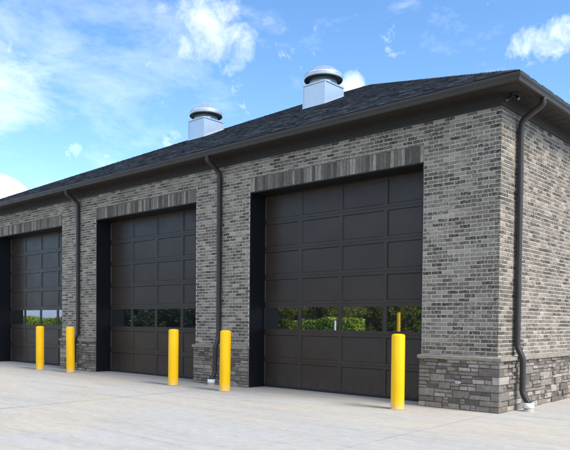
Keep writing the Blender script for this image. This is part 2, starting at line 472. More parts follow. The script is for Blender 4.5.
for (za, zb), fa, sa in zip(cb, fs, sst):      # quoins that wrap the corner
    zs = [za, zb] if zb - za < .11 or R() < .4 else [za, (za + zb) / 2, zb]
    for q0, q1 in zip(zs[:-1], zs[1:]):
        mb.box((PR - fa + .004, -PR, q0 + .004), (PR, -PR + sa - .004, q1 - .004), stone_col(), 0, bev=.006, jit=.003)
for (a, b_, cn) in piers:
    if cn: ashlar(mb, sf, a, b_, 0, ZCAP0, corner1=True, bands=cb, starts=fs)
    else: ashlar(mb, sf, a, b_, 0, ZCAP0, corner0=True, corner1=True)
    # dark mortar behind, with returns
    x0, x1 = PR - b_ + .012, PR - a - .012
    mb.box((x0, -DM, 0), (x1, .0, ZCAP0), mi=1)
ashlar(mb, ss, 0, DEP + PR, 0, ZCAP0, bands=cb, starts=sst)
mb.box((0, -.04, 0), (DM, DEP + .04, ZCAP0), mi=1)
ashlar(mb, sl, 0, DEP + PR, 0, ZCAP0, corner0=True)
mb.box((-LEN - DM, -.04, 0), (-LEN, DEP + .04, ZCAP0), mi=1)
ashlar(mb, sb, 0, LEN, 0, ZCAP0)
mb.box((-LEN - .03, DEP, 0), (.03, DEP + DM, ZCAP0), mi=1)
base = part(mb, 'stone_base', [M['stone'], M['smortar']])
# cap stones
CP = .092
def caprun(fr, u0, u1, e0=0, e1=0):
    mb = MB(); U0 = u0; u = u0
    while u < u1 - .01:
        l = U(.55, .68); e = u + l
        if u1 - e < .25: e = u1
        v = U(.88, 1.12)
        P = []
        for uu in (u + (.003 if u > u0 else 0), e - (.003 if e < u1 else 0)):
            for (d, z) in ((0, ZCAP0), (CP, ZCAP0), (CP + U(-.002, .002), ZCAP1 - .012), (CP - .012, ZCAP1 - .004), (0, ZCAP1 + .006)): P.append(fr(uu, z, d))
        mb.idx(P, [(0, 1, 6, 5), (1, 2, 7, 6), (2, 3, 8, 7), (3, 4, 9, 8), (4, 3, 2, 1, 0), (5, 6, 7, 8, 9)], (v, v, v))
        u = e
    # ochre line of sealant squeezed out below the cap
    u = u0 + .01
    while u < u1 - .05:
        l = U(.03, .16)
        if R() < .7:
            h = U(.004, .013); e_ = min(u + l, u1 - .01)
            P = [fr(u, ZCAP0 - h, PR), fr(e_, ZCAP0 - h * U(.4, 1), PR), fr(e_, ZCAP0, PR + .008), fr(u, ZCAP0, PR + .008)]
            mb.idx(P, [(0, 1, 2, 3)], mi=1)
        u += l + U(.005, .05)
    part(mb, 'cap_stone', [M['cap'], M['caulk']])
cf = frame((0, 0, 0), (-1, 0, 0), (0, -1, 0))
for i, (a, b_, cn) in enumerate(piers):
    u0 = a - PR - (.025 if i else CP - PR - .0) - 0; u1 = b_ - PR + .025
    if i == 0: u0 = -CP
    if i == 3: u1 = LEN + CP
    caprun(cf, u0, u1)
caprun(side, .0, DEP + CP); caprun(left, .0, DEP + CP); caprun(back, 0, LEN)

# ------------------------------------------------------------------ eaves
def loop(off, z): return [(EOX[0] - off, -off, z), (off, -off, z), (off, DEP + off, z), (-LEN - off, DEP + off, z)]
EOX = (-LEN,)
def sweep(mb, prof, c=(1, 1, 1), close=False, smooth=False):
    rings = [loop(o, z) for o, z in prof]
    n = len(prof)
    for i in range(n if close else n - 1):
        a, b_ = rings[i], rings[(i + 1) % n]
        for k in range(4):
            k2 = (k + 1) % 4; mb.idx([a[k], a[k2], b_[k2], b_[k]], [(0, 1, 2, 3)], c, 0, smooth)
mb = MB(); sweep(mb, [(.002, ZT - .004), (.028, ZT - .004), (.028, ZT + .05), (.022, ZT + .056), (.022, 5.103), (.002, 5.103)], close=True)
part(mb, 'frieze_board', M['soffit'])
mb = MB()
sweep(mb, [(.022, 5.10), (.362, 5.10)])
# soffit panel joints: shallow V-grooves are modelled as thin raised strips every 0.3 m
for k in range(62):
    x = -.15 - k * .31
    if x > -LEN: mb.box((x - .004, -.358, 5.0965), (x + .004, -.03, 5.0995))
for k in range(54):
    y = .15 + k * .31
    if y < DEP: mb.box((.03, y - .004, 5.0965), (.358, y + .004, 5.0995))
part(mb, 'soffit', M['soffit'])
mb = MB(); sweep(mb, [(.36, 5.065), (.385, 5.065), (.385, 5.20), (.36, 5.20)], close=True)
part(mb, 'fascia_board', M['trim'])
mb = MB()
sweep(mb, [(.388, 5.185), (.388, 5.072), (.462, 5.068), (.470, 5.074), (.474, 5.088), (.477, 5.112), (.488, 5.132), (.500, 5.146), (.502, 5.158), (.502, 5.186), (.497, 5.191), (.488, 5.188), (.488, 5.16), (.470, 5.115), (.462, 5.08), (.394, 5.083), (.394, 5.185)], close=True)
gut = part(mb, 'gutter', M['trim'])

# ------------------------------------------------------------------ roof
mb = MB()
EX = .142; run0 = .0
ca = 1 / math.sqrt(1 + SL * SL)
def slope(fr, L0, in0=8.89 - .03):
    # fr(u, v): u along the eave from corner, v inward distance from gutter lip line
    rows = int(in0 / (EX * ca)) + 1
    for r in range(rows):
        v0 = .03 + r * EX * ca; v1 = min(v0 + EX * ca * 1.12, in0 + .03)
        if v0 >= in0 + .02: break
        u = v0 + U(-.3, 0)
        while u < L0 - v0:
            w = U(.11, .30); a, b_ = max(u, v0), min(u + w, L0 - v0)
            if b_ - a > .004:
                t = U(.005, .008) if R() < .5 else U(.012, .017)
                s_ = R(); v_ = U(.012, .022) if s_ < .4 else (U(.022, .038) if s_ < .85 else U(.04, .06))
                c = (v_ * .85, v_, v_ * 1.25)
                a1, b1 = max(a, v1), min(b_, L0 - v1)
                v2 = v1
                if b_ < v1: a1 = b1 = b_; v2 = b_
                elif a > L0 - v1: a1 = b1 = a; v2 = L0 - a
                q = [fr(a, v0, t), fr(b_, v0, t), fr(max(b1, a1), v2, .001), fr(a1, v2, .001), fr(a, v0, -.004), fr(b_, v0, -.004)]
                mb.idx(q, [(0, 1, 2, 3), (4, 5, 1, 0)], c)
            u += w
LX = LEN + 1.0; LY = DEP + 1.0
def z_(v, t): return ZG + .012 + v * SL + t
slope(lambda u, v, t: (.5 - u, -.5 + v, z_(v, t)), LX)
slope(lambda u, v, t: (.5 - v, -.5 + u, z_(v, t)), LY)
slope(lambda u, v, t: (-LEN - .5 + v, -.5 + u, z_(v, t)), LY)
slope(lambda u, v, t: (.5 - u, DEP + .5 - v, z_(v, t)), LX)
# underlay
A = 8.89; zz = ZG + .008
c4 = [(.48, -.48, zz), (.48, DEP + .48, zz), (-LEN - .48, DEP + .48, zz), (-LEN - .48, -.48, zz)]
r1 = (.5 - A, -.5 + A, zz + A * SL); r2 = (-LEN - .5 + A, -.5 + A, zz + A * SL)
for f in ((c4[0], r1, r2, c4[3]), (c4[0], c4[1], r1), (c4[1], c4[2], r2, r1), (c4[2], c4[3], r2)): mb.face(f, (.03, .032, .036))
mb.face([(.40, -.40, 5.199), (.40, DEP + .40, 5.199), (-LEN - .40, DEP + .40, 5.199), (-LEN - .40, -.40, 5.199)], (.02, .02, .02))
roof = part(mb, 'roof', M['shingle'])
# hip and ridge caps
mb = MB()
def capline(p, q, sidev):
    p = Vector(p); q = Vector(q); d = (q - p); L_ = d.length; d.normalize(); n = int(L_ / .14)
    s1, s2 = sidev
    for k in range(n):
        a = p + d * (k * L_ / n); e = p + d * min(L_, (k * L_ / n + .19))
        v_ = U(.015, .04); up = Vector((0, 0, .011)); up2 = Vector((0, 0, .005))
        w = .12
        P = [a + up, a + s1 * w + up, a + s2 * w + up, e + up2, e + s1 * w + up2, e + s2 * w + up2]
        P += [a + s1 * w - Vector((0, 0, .002)), a - Vector((0, 0, .0)), a + s2 * w - Vector((0, 0, .002))]
        mb.idx(P, [(0, 1, 4, 3), (0, 3, 5, 2), (6, 1, 0, 7), (7, 0, 2, 8)], (v_ * .94, v_, v_ * 1.12))
hz = ZG + .012
def hipv(sx, sy):    # unit vectors lying in the two slopes, perpendicular-ish to the hip
    # hip climbs toward (sx, sy)
    h = Vector((sx, sy, SL)).normalized()
    a = Vector((sx, 0, 0)); a = Vector((sx * 1, 0, 0)) - h * (Vector((sx, 0, 0)).dot(h)); a.normalize()
    b_ = Vector((0, sy, 0)) - h * (Vector((0, sy, 0)).dot(h)); b_.normalize(); return a, b_
for (x, y, sx, sy) in ((.47, -.47, -1, 1), (.47, DEP + .47, -1, -1), (-LEN - .47, DEP + .47, 1, -1), (-LEN - .47, -.47, 1, 1)):
    e = (x + sx * (A - .03), y + sy * (A - .03), hz + A * SL)
    capline((x + sx * .10, y + sy * .10, hz + .13 * SL), e, hipv(sx, sy))
s1 = Vector((0, -1, -SL)).normalized(); s2 = Vector((0, 1, -SL)).normalized()
capline((r2[0], r2[1], hz + A * SL + .004), (r1[0], r1[1], hz + A * SL + .004), (s1, s2))
sub(mb, 'hip_cap', M['shingle'], roof)

# ------------------------------------------------------------------ roof vents
def vent(x0, x1, y0, y1, ztop):
    g = MB(); t = .004
    zb0 = ZG + .012 + (y0 + .5) * SL; zb1 = ZG + .012 + (y1 + .5) * SL
    P = [(x0, y0, zb0), (x1, y0, zb0), (x1, y1, zb1), (x0, y1, zb1), (x0, y0, ztop), (x1, y0, ztop), (x1, y1, ztop), (x0, y1, ztop)]
    g.idx(P, [(0, 1, 5, 4), (1, 2, 6, 5), (2, 3, 7, 6), (3, 0, 4, 7), (4, 5, 6, 7)])
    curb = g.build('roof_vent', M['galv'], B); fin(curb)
    s = MB()    # folded seams at corners, cap rim, base flashing
    for (x, y, zb) in ((x0, y0, zb0), (x1, y0, zb0), (x1, y1, zb1), (x0, y1, zb1)):
        s.box((x - .016, y - .016, zb - .01), (x + .016, y + .016, ztop - .001), bev=.004)
    s.box((x0 - .022, y0 - .022, ztop - .03), (x1 + .022, y0 - .003, ztop + .008)); s.box((x0 - .022, y1 + .003, ztop - .03), (x1 + .022, y1 + .022, ztop + .008))
    s.box((x1 + .003, y0 - .0025, ztop - .03), (x1 + .022, y1 + .0025, ztop + .0075)); s.box((x0 - .022, y0 - .0025, ztop - .03), (x0 - .003, y1 + .0025, ztop + .0075))
    f = .07
    s.idx([(x0 - f, y0 - f, zb0 - f * SL + .022), (x1 + f, y0 - f, zb0 - f * SL + .022), (x1 + f, y1 + f, zb1 + f * SL + .022), (x0 - f, y1 + f, zb1 + f * SL + .022)], [(0, 1, 2, 3)])
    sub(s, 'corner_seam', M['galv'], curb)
    cx, cy = (x0 + x1) / 2, (y0 + y1) / 2
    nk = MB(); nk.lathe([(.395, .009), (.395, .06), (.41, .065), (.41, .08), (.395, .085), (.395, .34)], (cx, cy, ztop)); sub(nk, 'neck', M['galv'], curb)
    h = MB()
    h.lathe([(.395, .33), (.47, .29), (.50, .22), (.515, .178), (.532, .165), (.553, .172), (.562, .20), (.562, .285), (.555, .305), (.535, .325), (.43, .41), (.32, .495), (.255, .525), (.20, .532), (.001, .535)], (cx, cy, ztop), 56)
    for k in range(8):     # hood gore seams
        t_ = 2 * PI * k / 8 + .2; cc, sn = math.cos(t_), math.sin(t_)
        h.tube([(cx + r * cc, cy + r * sn, ztop + z) for r, z in ((.563, .205), (.563, .285), (.537, .326), (.43, .411), (.32, .496), (.22, .530))], .003, 6)
    h.lathe([(.563, .255), (.569, .26), (.563, .265)], (cx, cy, ztop), 56)
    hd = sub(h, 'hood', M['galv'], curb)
    th = MB(); th.lathe([(.40, .29), (.462, .28), (.492, .215), (.508, .172), (.530, .158), (.556, .168)], (cx, cy, ztop - .004), 56)
    sub(th, 'hood_throat', M['dark'], curb)
    sc = MB()
    for k in range(5):
        for (fx, fy) in ((x0 + .03, y0 - .004), (x1 - .03, y0 - .004)):
            zz_ = zb0 + .08 + k * (ztop - zb0 - .14) / 4; sc.lathe([(.007, 0), (.007, .012), (.001, .014)], (fx, fy, zz_), 8)
    return curb
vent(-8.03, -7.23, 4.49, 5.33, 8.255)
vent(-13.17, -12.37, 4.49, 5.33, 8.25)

# ------------------------------------------------------------------ garage doors
def door(a, b_):
    mb = MB(); nC, nR = 4, 7; cw = (b_ - a) / nC; rh = ZD / nR
    y0 = YD; y1 = YD + .022; sl_ = .014; hm = .038; hr = .056
    panes = []
    for r in range(nR):
        for c in range(nC):
            X0, X1, Z0, Z1 = a + c * cw, a + (c + 1) * cw, r * rh, (r + 1) * rh
            g = .0025
            o = [(X0, Z0 + g), (X1, Z0 + g), (X1, Z1 - g), (X0, Z1 - g)]
            i1 = [(X0 + hm, Z0 + hr), (X1 - hm, Z0 + hr), (X1 - hm, Z1 - hr), (X0 + hm, Z1 - hr)]
            win = (r == 2)
            P = [(x, y0, z) for x, z in o] + [(x, y0, z) for x, z in i1]
            mb.idx(P, [(k, (k + 1) % 4, 4 + (k + 1) % 4, 4 + k) for k in range(4)])
            if not win:
                i2 = [(i1[0][0] + sl_, i1[0][1] + sl_), (i1[1][0] - sl_, i1[1][1] + sl_), (i1[2][0] - sl_, i1[2][1] - sl_), (i1[3][0] + sl_, i1[3][1] - sl_)]
                tilt = U(-.0012, .0012)
                P = [(x, y0, z) for x, z in i1] + [(x, y1 + tilt * (1 if z > Z0 + .3 else -1), z) for x, z in i2]
                mb.idx(P, [(k, (k + 1) % 4, 4 + (k + 1) % 4, 4 + k) for k in range(4)] + [(4, 5, 6, 7)])
            else:
                bd = .010     # glazing bead, proud of the rail
                i2 = [(i1[0][0] + bd, i1[0][1] + bd), (i1[1][0] - bd, i1[1][1] + bd), (i1[2][0] - bd, i1[2][1] - bd), (i1[3][0] + bd, i1[3][1] - bd)]
                P = [(x, y0, z) for x, z in i1] + [(x, y0 - .006, z) for x, z in i1] + [(x, y0 - .006, z) for x, z in i2] + [(x, y0 + .02, z) for x, z in i2]
                mb.idx(P, [(4 * j + k, 4 * j + (k + 1) % 4, 4 * j + 4 + (k + 1) % 4, 4 * j + 4 + k) for j in range(3) for k in range(4)])
                panes.append((i2[0][0] - .004, i2[2][0] + .004, i2[0][1] - .004, i2[2][1] + .004))
        # dark joint between the sections
        zj = r * rh
        if r: mb.idx([(a, y0 + .012, zj - .004), (b_, y0 + .012, zj - .004), (b_, y0 + .012, zj + .004), (a, y0 + .012, zj + .004)], [(0, 1, 2, 3)])
    mb.box((a, y0 + .035, .003), (b_, y0 + .05, ZD))
    d = part(mb, 'garage_door', M['door'])
    for (x0, x1, z0, z1) in panes:
        p = MB(); p.box((x0, y0 + .009, z0), (x1, y0 + .015, z1)); 
        # tiny out-of-plumb so each pane mirrors a slightly different piece of the view
        p.v = [(x, y + (z - z0) * U(-.0001, .0001), z) for x, y, z in p.v]
        sub(p, 'window_pane', M['glass'], d)
    s = MB(); s.box((a + .01, y0 - .004, .0), (b_ - .01, y0 + .034, .022)); s.box((a + .01, y0 - .008, .005), (b_ - .01, y0 - .0045, .05))
    sub(s, 'bottom_seal', M['seal'], d)
    j = MB()
    j.box((a + .001, .010, 0), (a + .022, y0 - .004, ZD - .002)); j.box((b_ - .022, .010, 0), (b_ - .001, y0 - .004, ZD - .002))
    j.box((a + .022, .012, ZD - .022), (b_ - .022, y0 - .004, ZD - .002))
    # vinyl stop strips against the door
    j.box((a + .022, y0 - .03, 0), (a + .045, y0 - .005, ZD - .024)); j.box((b_ - .045, y0 - .03, 0), (b_ - .022, y0 - .005, ZD - .024))
    j.box((a + .046, y0 - .03, ZD - .05), (b_ - .046, y0 - .005, ZD - .0225))
    for k in range(6):
        z = .35 + k * .72; j.lathe([(.012, 0), (.012, .006), (.001, .009)], (a + .028, .16, z), 8)
    part(j, 'door_jamb', M['jamb'])
for a, b_ in OPEN: door(a, b_)

# ------------------------------------------------------------------ downspouts
def arc(pts, r=.06, n=5):
    out = [Vector(pts[0])]
    for i in range(1, len(pts) - 1):
        p0, p1, p2 = Vector(pts[i - 1]), Vector(pts[i]), Vector(pts[i + 1])
        d0 = (p0 - p1); d2 = (p2 - p1); rr = min(r, d0.length * .45, d2.length * .45)
        a = p1 + d0.normalized() * rr; e = p1 + d2.normalized() * rr
        for k in range(n + 1):
            t = k / n; out.append(a * (1 - t) ** 2 + p1 * 2 * t * (1 - t) + e * t * t)
    out.append(Vector(pts[-1])); return out
def downspout(o, nd, td):
    o = Vector(o); nd = Vector(nd); td = Vector(td); Z = Vector((0, 0, 1))
    P = lambda d, z, t=0: o + nd * d + Z * z + td * t
    path = arc([P(.425, 5.075), P(.425, 4.985), P(.075, 4.78), P(.065, 4.60)], .11)[:-1]
    path += arc([P(.065, 4.60), P(.065, 1.06), P(.165, .86), P(.165, .30), P(.272, .125), P(.275, .04)], .05)
    mb = MB(); mb.tube(path, (.043, .052), 20, sq=1.6, up=tuple(nd))
    mb.lathe([(.055, 0), (.055, .03), (.05, .035)], P(.425, 5.045), 16)
    d = part(mb, 'downspout', M['pipe'])
    # slip couplings and wall straps
    for z in (1.9, 3.6):
        s = MB(); q = P(.065, z)
        s.tube([q - Z * .018, q + Z * .018], (.0455, .0555), 20, sq=1.6, up=tuple(nd))
        for sg in (-1, 1):
            c_ = q + td * sg * .073 - nd * .058
            e1 = nd * .006 + td * .025; 
            a_ = c_ - Vector((abs(e1.x), abs(e1.y), .018)); b2 = c_ + Vector((abs(e1.x), abs(e1.y), .018)); s.box(a_, b2)
        sub(s, 'strap', M['pipe'], d)
    for z in (4.62, 1.10):
        s = MB(); q = P(.065, z); s.tube([q - Z * .01, q + Z * .01], (.0465, .0555), 20, sq=1.6, up=tuple(nd)); sub(s, 'coupling', M['pipe'], d)
    b1 = MB(); q = P(.275, 0)
    b1.lathe([(.078, .055), (.084, .06), (.084, .135), (.078, .14), (.070, .14), (.068, .09), (.001, .09)], q, 28); sub(b1, 'drain_collar', M['white'], d)
    b2 = MB(); b2.lathe([(.105, 0), (.10, .012), (.078, .02), (.076, .056), (.01, .056)], q, 28); sub(b2, 'drain_pipe', M['dirty'], d)
    return d
downspout((-6.57, 0, 0), (0, -1, 0), (1, 0, 0))
downspout((-12.55, 0, 0), (0, -1, 0), (1, 0, 0))
downspout((0, .60, 0), (1, 0, 0), (0, 1, 0))

# ------------------------------------------------------------------ small fittings on the building
mb = MB(); lx, ly = .14, .12
mb.lathe([(.05, 0), (.055, .012), (.055, .03)], (lx, ly, 5.068), 20)
fl = part(mb, 'security_light', M['blk'], label='small black two-headed security light under the corner soffit')
for (dx, dy, an) in ((-.045, -.055, -2.2), (.05, .03, -.6)):
    h = MB(); dv = Vector((math.cos(an), math.sin(an), -.9)).normalized(); p = Vector((lx + dx * .5, ly + dy * .5, 5.055))
    h.tube([(lx, ly, 5.07), p, p + dv * .02], .011, 10)
    h.tube([p + dv * .015, p + dv * .03, p + dv * .06, p + dv * .11], [.012, .020, .024, .028], 18)
    hh = sub(h, 'lamp_head', M['blk'], fl)
    l = MB(); l.tube([p + dv * .1105, p + dv * .118, p + dv * .124], [.022, .018, .010], 18); sub(l, 'lens', M['lens'], fl)
# two capped pipe stubs in the brick, one oval cover in the stone
def stub(x, z):
    mb = MB()
    mb.tube([(x, .0, z), (x, -.012, z)], .026, 18); mb.tube([(x, -.012, z), (x, -.06, z - .004)], .013, 14)
    mb.tube([(x, -.055, z - .004), (x, -.085, z - .006)], .019, 8, smooth=False)
    part(mb, 'pipe_stub', M['chrome'])
stub(-.805, 1.225); stub(-.715, 1.245)
mb = MB(); cx, cz = -.657, .455
for k, (s, y) in enumerate(((1, -.045), (1, -.076), (.8, -.086), (.35, -.088))):
    mb.v += [(cx + s * .06 * math.cos(2 * PI * i / 28), y, cz + s * .032 * math.sin(2 * PI * i / 28)) for i in range(28)]
for k in range(3):
    for i in range(28):
        mb.f.append((k * 28 + i, k * 28 + (i + 1) % 28, (k + 1) * 28 + (i + 1) % 28, (k + 1) * 28 + i)); mb.c.append((1, 1, 1)); mb.m.append(0); mb.sm.append(False)
mb.f.append(tuple(range(84, 112))); mb.c.append((1, 1, 1)); mb.m.append(0); mb.sm.append(False)
part(mb, 'wall_box', M['chrome'], label='small oval silver cover set in the stone base')

# ------------------------------------------------------------------ bollards
def bollard_proto():
    mb = MB(); r = .112; H = 1.25
    mb.lathe([(r + .001, .004), (r + .001, .02), (r, .03), (r, .40), (r + .0006, .42), (r, .44), (r, H - .030), (r - .004, H - .018), (r - .012, H - .008), (r - .028, H - .002), (.05, H + .004), (.001, H + .006)], (0, 0, 0), 40)
    return mb
BP = [(-13.48, -.72, 'yellow bollard in front of the farthest left garage door', .01),
      (-11.92, -.65, 'yellow bollard before the stone pier between the left and middle doors', -.008),
      (-7.16, -.88, 'yellow bollard in front of the right side of the middle garage door', .012),
      (-5.47, -.88, 'yellow bollard between the middle downspout and the black jamb of the right door', -.01),
      (-1.41, -.72, 'nearest yellow bollard, at the right end of the right garage door', .0)]
proto = None
for i, (x, y, lab, tl) in enumerate(BP):
    if proto is None:
        e = empty('bollard', (x, y, 0)); proto = e
        bollard_proto().build('sleeve', M['yellow'], e)
        c_ = MB(); 
        P = []; n = 26
        for (r_, z) in ((.142, .0035), (.130, .010), (.114, .015)):
            for k in range(n): t = 2 * PI * k / n; q = r_ * (1 + U(-.05, .05) * (r_ > .12)); P.append((q * math.cos(t), q * math.sin(t), z))
        c_.idx(P, [(j * n + k, j * n + (k + 1) % n, (j + 1) * n + (k + 1) % n, (j + 1) * n + k) for j in range(2) for k in range(n)])
        c_.build('base_grout', M['dirty'], e)
    else:
        e = copy_tree(proto); e.location = (x, y, 0)
    e.rotation_euler = (tl * .5, tl, i * 1.3)
    e['label'] = lab; e['category'] = 'bollard'; e['group'] = 'yellow bollards guarding the garage doors'

# ------------------------------------------------------------------ ground
X = [-70, -36, -24, -18, -12, -6, 0.0, 6, 12, 18, 30, 60]
mb = MB(); mb.box((-70, -22, -.3), (60, 45, 0.0))
part_ = mb.build('concrete_pavement', M['concrete']); part_['kind'] = 'structure'
mb = MB()
def jointline(p, q, w=.009):
    p = Vector(p); q = Vector(q); d = (q - p).normalized(); n = Vector((-d.y, d.x)) ; L_ = (q - p).length; k = int(L_ / .22); off = [U(-.003, .003) for _ in range(k + 1)]; ww = [w * U(.45, 1.2) for _ in range(k + 1)]
    for i in range(k):
        a = p + d * (L_ * i / k) + n * off[i]; b_ = p + d * (L_ * (i + 1) / k) + n * off[i + 1]
        mb.idx([(a.x - n.x * ww[i] / 2, a.y - n.y * ww[i] / 2, .004), (a.x + n.x * ww[i] / 2, a.y + n.y * ww[i] / 2, .004), (b_.x + n.x * ww[i + 1] / 2, b_.y + n.y * ww[i + 1] / 2, .004), (b_.x - n.x * ww[i + 1] / 2, b_.y - n.y * ww[i + 1] / 2, .004)], [(0, 1, 2, 3)])
jointline((-6.05, -.1), (-5.4, -22), .014)
jointline((-.02, -.12), (.35, -22), .005)
jointline((.35, -.02), (30, .25), .008)
jointline((-12.1, -.1), (-11.6, -22), .010)
jointline((-70, -8.2), (50, -8.6), .010)
jl = mb.build('pavement_joint', M['joint']); jl['kind'] = 'structure'
mb = MB(); Rr = 900; n = 64
mb.idx([(0, 0, -.06)] + [(Rr * math.cos(2 * PI * k / n), Rr * math.sin(2 * PI * k / n), -.06) for k in range(n)], [(0, 1 + k, 1 + (k + 1) % n) for k in range(n)])
g = mb.build('grass_field', M['grass']); g['kind'] = 'structure'

# ------------------------------------------------------------------ planting across the yard (seen mirrored in the door windows)
def leaf(mb, p, s, c, up=.3):
    n = Vector((U(-1, 1), U(-1, 1), U(-.4, 1))).normalized(); a = n.orthogonal().normalized(); b_ = n.cross(a)
    t = U(0, 6.28); a2 = a * math.cos(t) + b_ * math.sin(t); b2 = n.cross(a2)
    mb.idx([p - a2 * s, p + b2 * s * .5, p + a2 * s, p - b2 * s * .5], [(0, 1, 2, 3)], c)
def tree_mesh(h, rad, leafm, n_leaf, kind):
    cr = MB(); clumps = []
    for k in range(34 if kind != 'ev' else 46):
        t = R()
        if kind == 'ev':
            z = h * (.02 + .88 * t); rr = rad * (1.02 - t) * U(.3, 1)
        else:
            z = h * (.10 + .84 * t); rr = rad * math.sin(PI * min(1, .25 + t * .70)) * U(.25, 1)
        an = U(0, 6.28); clumps.append((Vector((rr * math.cos(an), rr * math.sin(an), z)), U(.16, .32) * rad, U(.65, 1.35)))
    for (p, s, br) in clumps:
        for q in range(n_leaf):
            d = Vector((random.gauss(0, 1), random.gauss(0, 1), random.gauss(0, .75))); d = d.normalized() * s * (R() ** .45)
            v = br * U(.75, 1.25); leaf(cr, p + d, U(.10, .19), (v, v, v))
    tr = MB(); tr.tube([(0, 0, -.1), (.03, 0, h * .25), (-.04, .05, h * .55), (0, 0, h * .88)], [h * .028, h * .021, h * .013, h * .004], 10)
    for (p, s, br) in clumps[:20]:
        z0 = max(h * .15, p.z * .62); tr.tube([(0, 0, z0), (p.x * .5, p.y * .5, (z0 + p.z) / 2 - .1), tuple(p)], [h * .009, h * .006, h * .002], 6)
    return cr, tr
protos = []
for (h, rad, lm, nl, kd) in ((6.2, 2.6, M['leafA'], 130, 'dec'), (5.2, 2.3, M['leafA'], 120, 'dec'), (7.5, 2.4, M['leafC'], 110, 'ev')):
    cr, tr = tree_mesh(h, rad, lm, nl, kd)
    protos.append((cr, tr, lm))
def refl_pt(u_x, az, d): return (u_x + d * math.cos(math.radians(az)), .45 + d * math.sin(math.radians(az)))
made = {}
def put_tree(k, x, y, s, lab, grp):
    if k in made:
        o = copy_tree(made[k])
    else:
        o = empty('evergreen_tree' if k == 2 else 'leafy_tree'); made[k] = o
        protos[k][0].build('crown', protos[k][2], o); protos[k][1].build('trunk', M['bark'], o)
    o.location = (x, y, -.06); o.scale = (s, s, s * U(.92, 1.1)); o.rotation_euler = (0, 0, U(0, 6.28))
    o['label'] = lab; o['category'] = 'tree'; o['group'] = grp
for i in range(22):     # leafy trees opposite the right door
    az = -117.5 - i * .8 + U(-.3, .3); px = -1.2 - i * .22; d = U(46, 66)
    x, y = refl_pt(px, az, d); put_tree(i % 2, x, y, U(.75, 1.25), 'leafy green tree across the yard, mirrored in the windows of the right door', 'leafy trees facing the right door')
for i in range(14):      # dark evergreens opposite the middle door
    az = -137.8 - i * .82; px = -7.6 - i * .28; x, y = refl_pt(px, az, U(44, 52)); put_tree(2, x, y, U(.9, 1.2), 'dark evergreen tree across the yard, mirrored in the windows of the middle door', 'evergreens facing the middle door')
def hedge(p, q, h, w, lab, nl):
    p = Vector(p); q = Vector(q); d = q - p; L_ = d.length; d.normalize(); nn = Vector((-d.y, d.x))
    o = empty('hedge', (p.x, p.y, -.06), label=lab, category='hedge')
    mb = MB()
    for k in range(nl):
        t = R() * L_; a = U(-w, w); top = h * (1 + .08 * math.sin(t * .9) + .03 * math.sin(t * 2.7 + 1))
        z = top * R() ** .6; v = U(.7, 1.3) * (1.15 if math.sin(t * 1.3) > 0 else .85)
        leaf(mb, Vector((d.x * t + nn.x * a, d.y * t + nn.y * a, z)), U(.07, .15), (v, v, v))
    mb.build('foliage', M['leafB'], o)
    st = MB()
    for k in range(int(L_ / .8)):
        st.tube([(d.x * k * .8, d.y * k * .8, 0), (d.x * (k * .8 + .1), d.y * (k * .8 + .1), h * .8)], .02, 5)
    st.build('stem', M['bark'], o)
a1 = refl_pt(-2.9, -125.8, 34); a2 = refl_pt(-4.7, -131.3, 36)
hedge(a1, a2, 1.70, .6, 'bright green clipped hedge across the yard facing the right door', 9000)
a1 = refl_pt(-13.2, -148.5, 46); a2 = refl_pt(-18, -157, 52)
hedge(a1, a2, 1.75, .8, 'low green hedge far across the yard facing the left door', 9000)
# white and yellow marker posts at the yard edge
def post(x, y, h, r, mt, lab):
    o = empty('marker_post', (x, y, 0), label=lab, category='post')
    s = MB(); s.lathe([(r, 0), (r, h - .02), (r - .015, h), (.001, h + .005)], (0, 0, 0), 24); s.build('tube', mt, o)
    f = MB(); f.lathe([(r * 1.9, 0), (r * 1.9, .01), (r * 1.2, .012)], (0, 0, 0), 20); f.build('footing', M['dirty'], o)
x, y = refl_pt(-3.65, -127.8, 21); post(x, y, 1.52, .048, M['white'], 'white marker post standing at the far edge of the concrete yard')
x, y = refl_pt(-2.2, -122.3, 21); post(x, y, 1.95, .085, M['yellow'], 'tall yellow marker post standing at the far edge of the concrete yard')

# ------------------------------------------------------------------ sky, sun
SUN_EL = 47; SUN_AZ = 4      # azimuth from +X toward +Y
az = math.radians(SUN_AZ); el = math.radians(SUN_EL)
sd = Vector((math.cos(az) * math.cos(el), math.sin(az) * math.cos(el), math.sin(el)))
w = bpy.data.worlds.new('World'); scene.world = w; w.use_nodes = True
nt = w.node_tree; nt.nodes.clear()
out = nt.nodes.new('ShaderNodeOutputWorld'); bg = nt.nodes.new('ShaderNodeBackground'); nt.links.new(bg.outputs[0], out.inputs[0])
sky = nt.nodes.new('ShaderNodeTexSky'); sky.sky_type = 'NISHITA'; sky.sun_disc = False
sky.sun_elevation = el; sky.sun_rotation = math.radians(90 - SUN_AZ)
sky.air_density = 1.0; sky.dust_density = .25; sky.ozone_density = 2.2; sky.altitude = 300
bg.inputs[1].default_value = .13
tc = nt.nodes.new('ShaderNodeTexCoord'); V = tc.outputs['Generated']
def wnoise(scale, detail, rough, stretch=(1, 1, 1), dist=0, rot=(0, 0, 0)):
    mp = nt.nodes.new('ShaderNodeMapping'); mp.inputs['Scale'].default_value = stretch; mp.inputs['Rotation'].default_value = rot
    nt.links.new(V, mp.inputs[0]); n = nt.nodes.new('ShaderNodeTexNoise')
    n.inputs['Scale'].default_value = scale; n.inputs['Detail'].default_value = detail; n.inputs['Roughness'].default_value = rough; n.inputs['Distortion'].default_value = dist
    nt.links.new(mp.outputs[0], n.inputs['Vector']); return n.outputs['Fac']
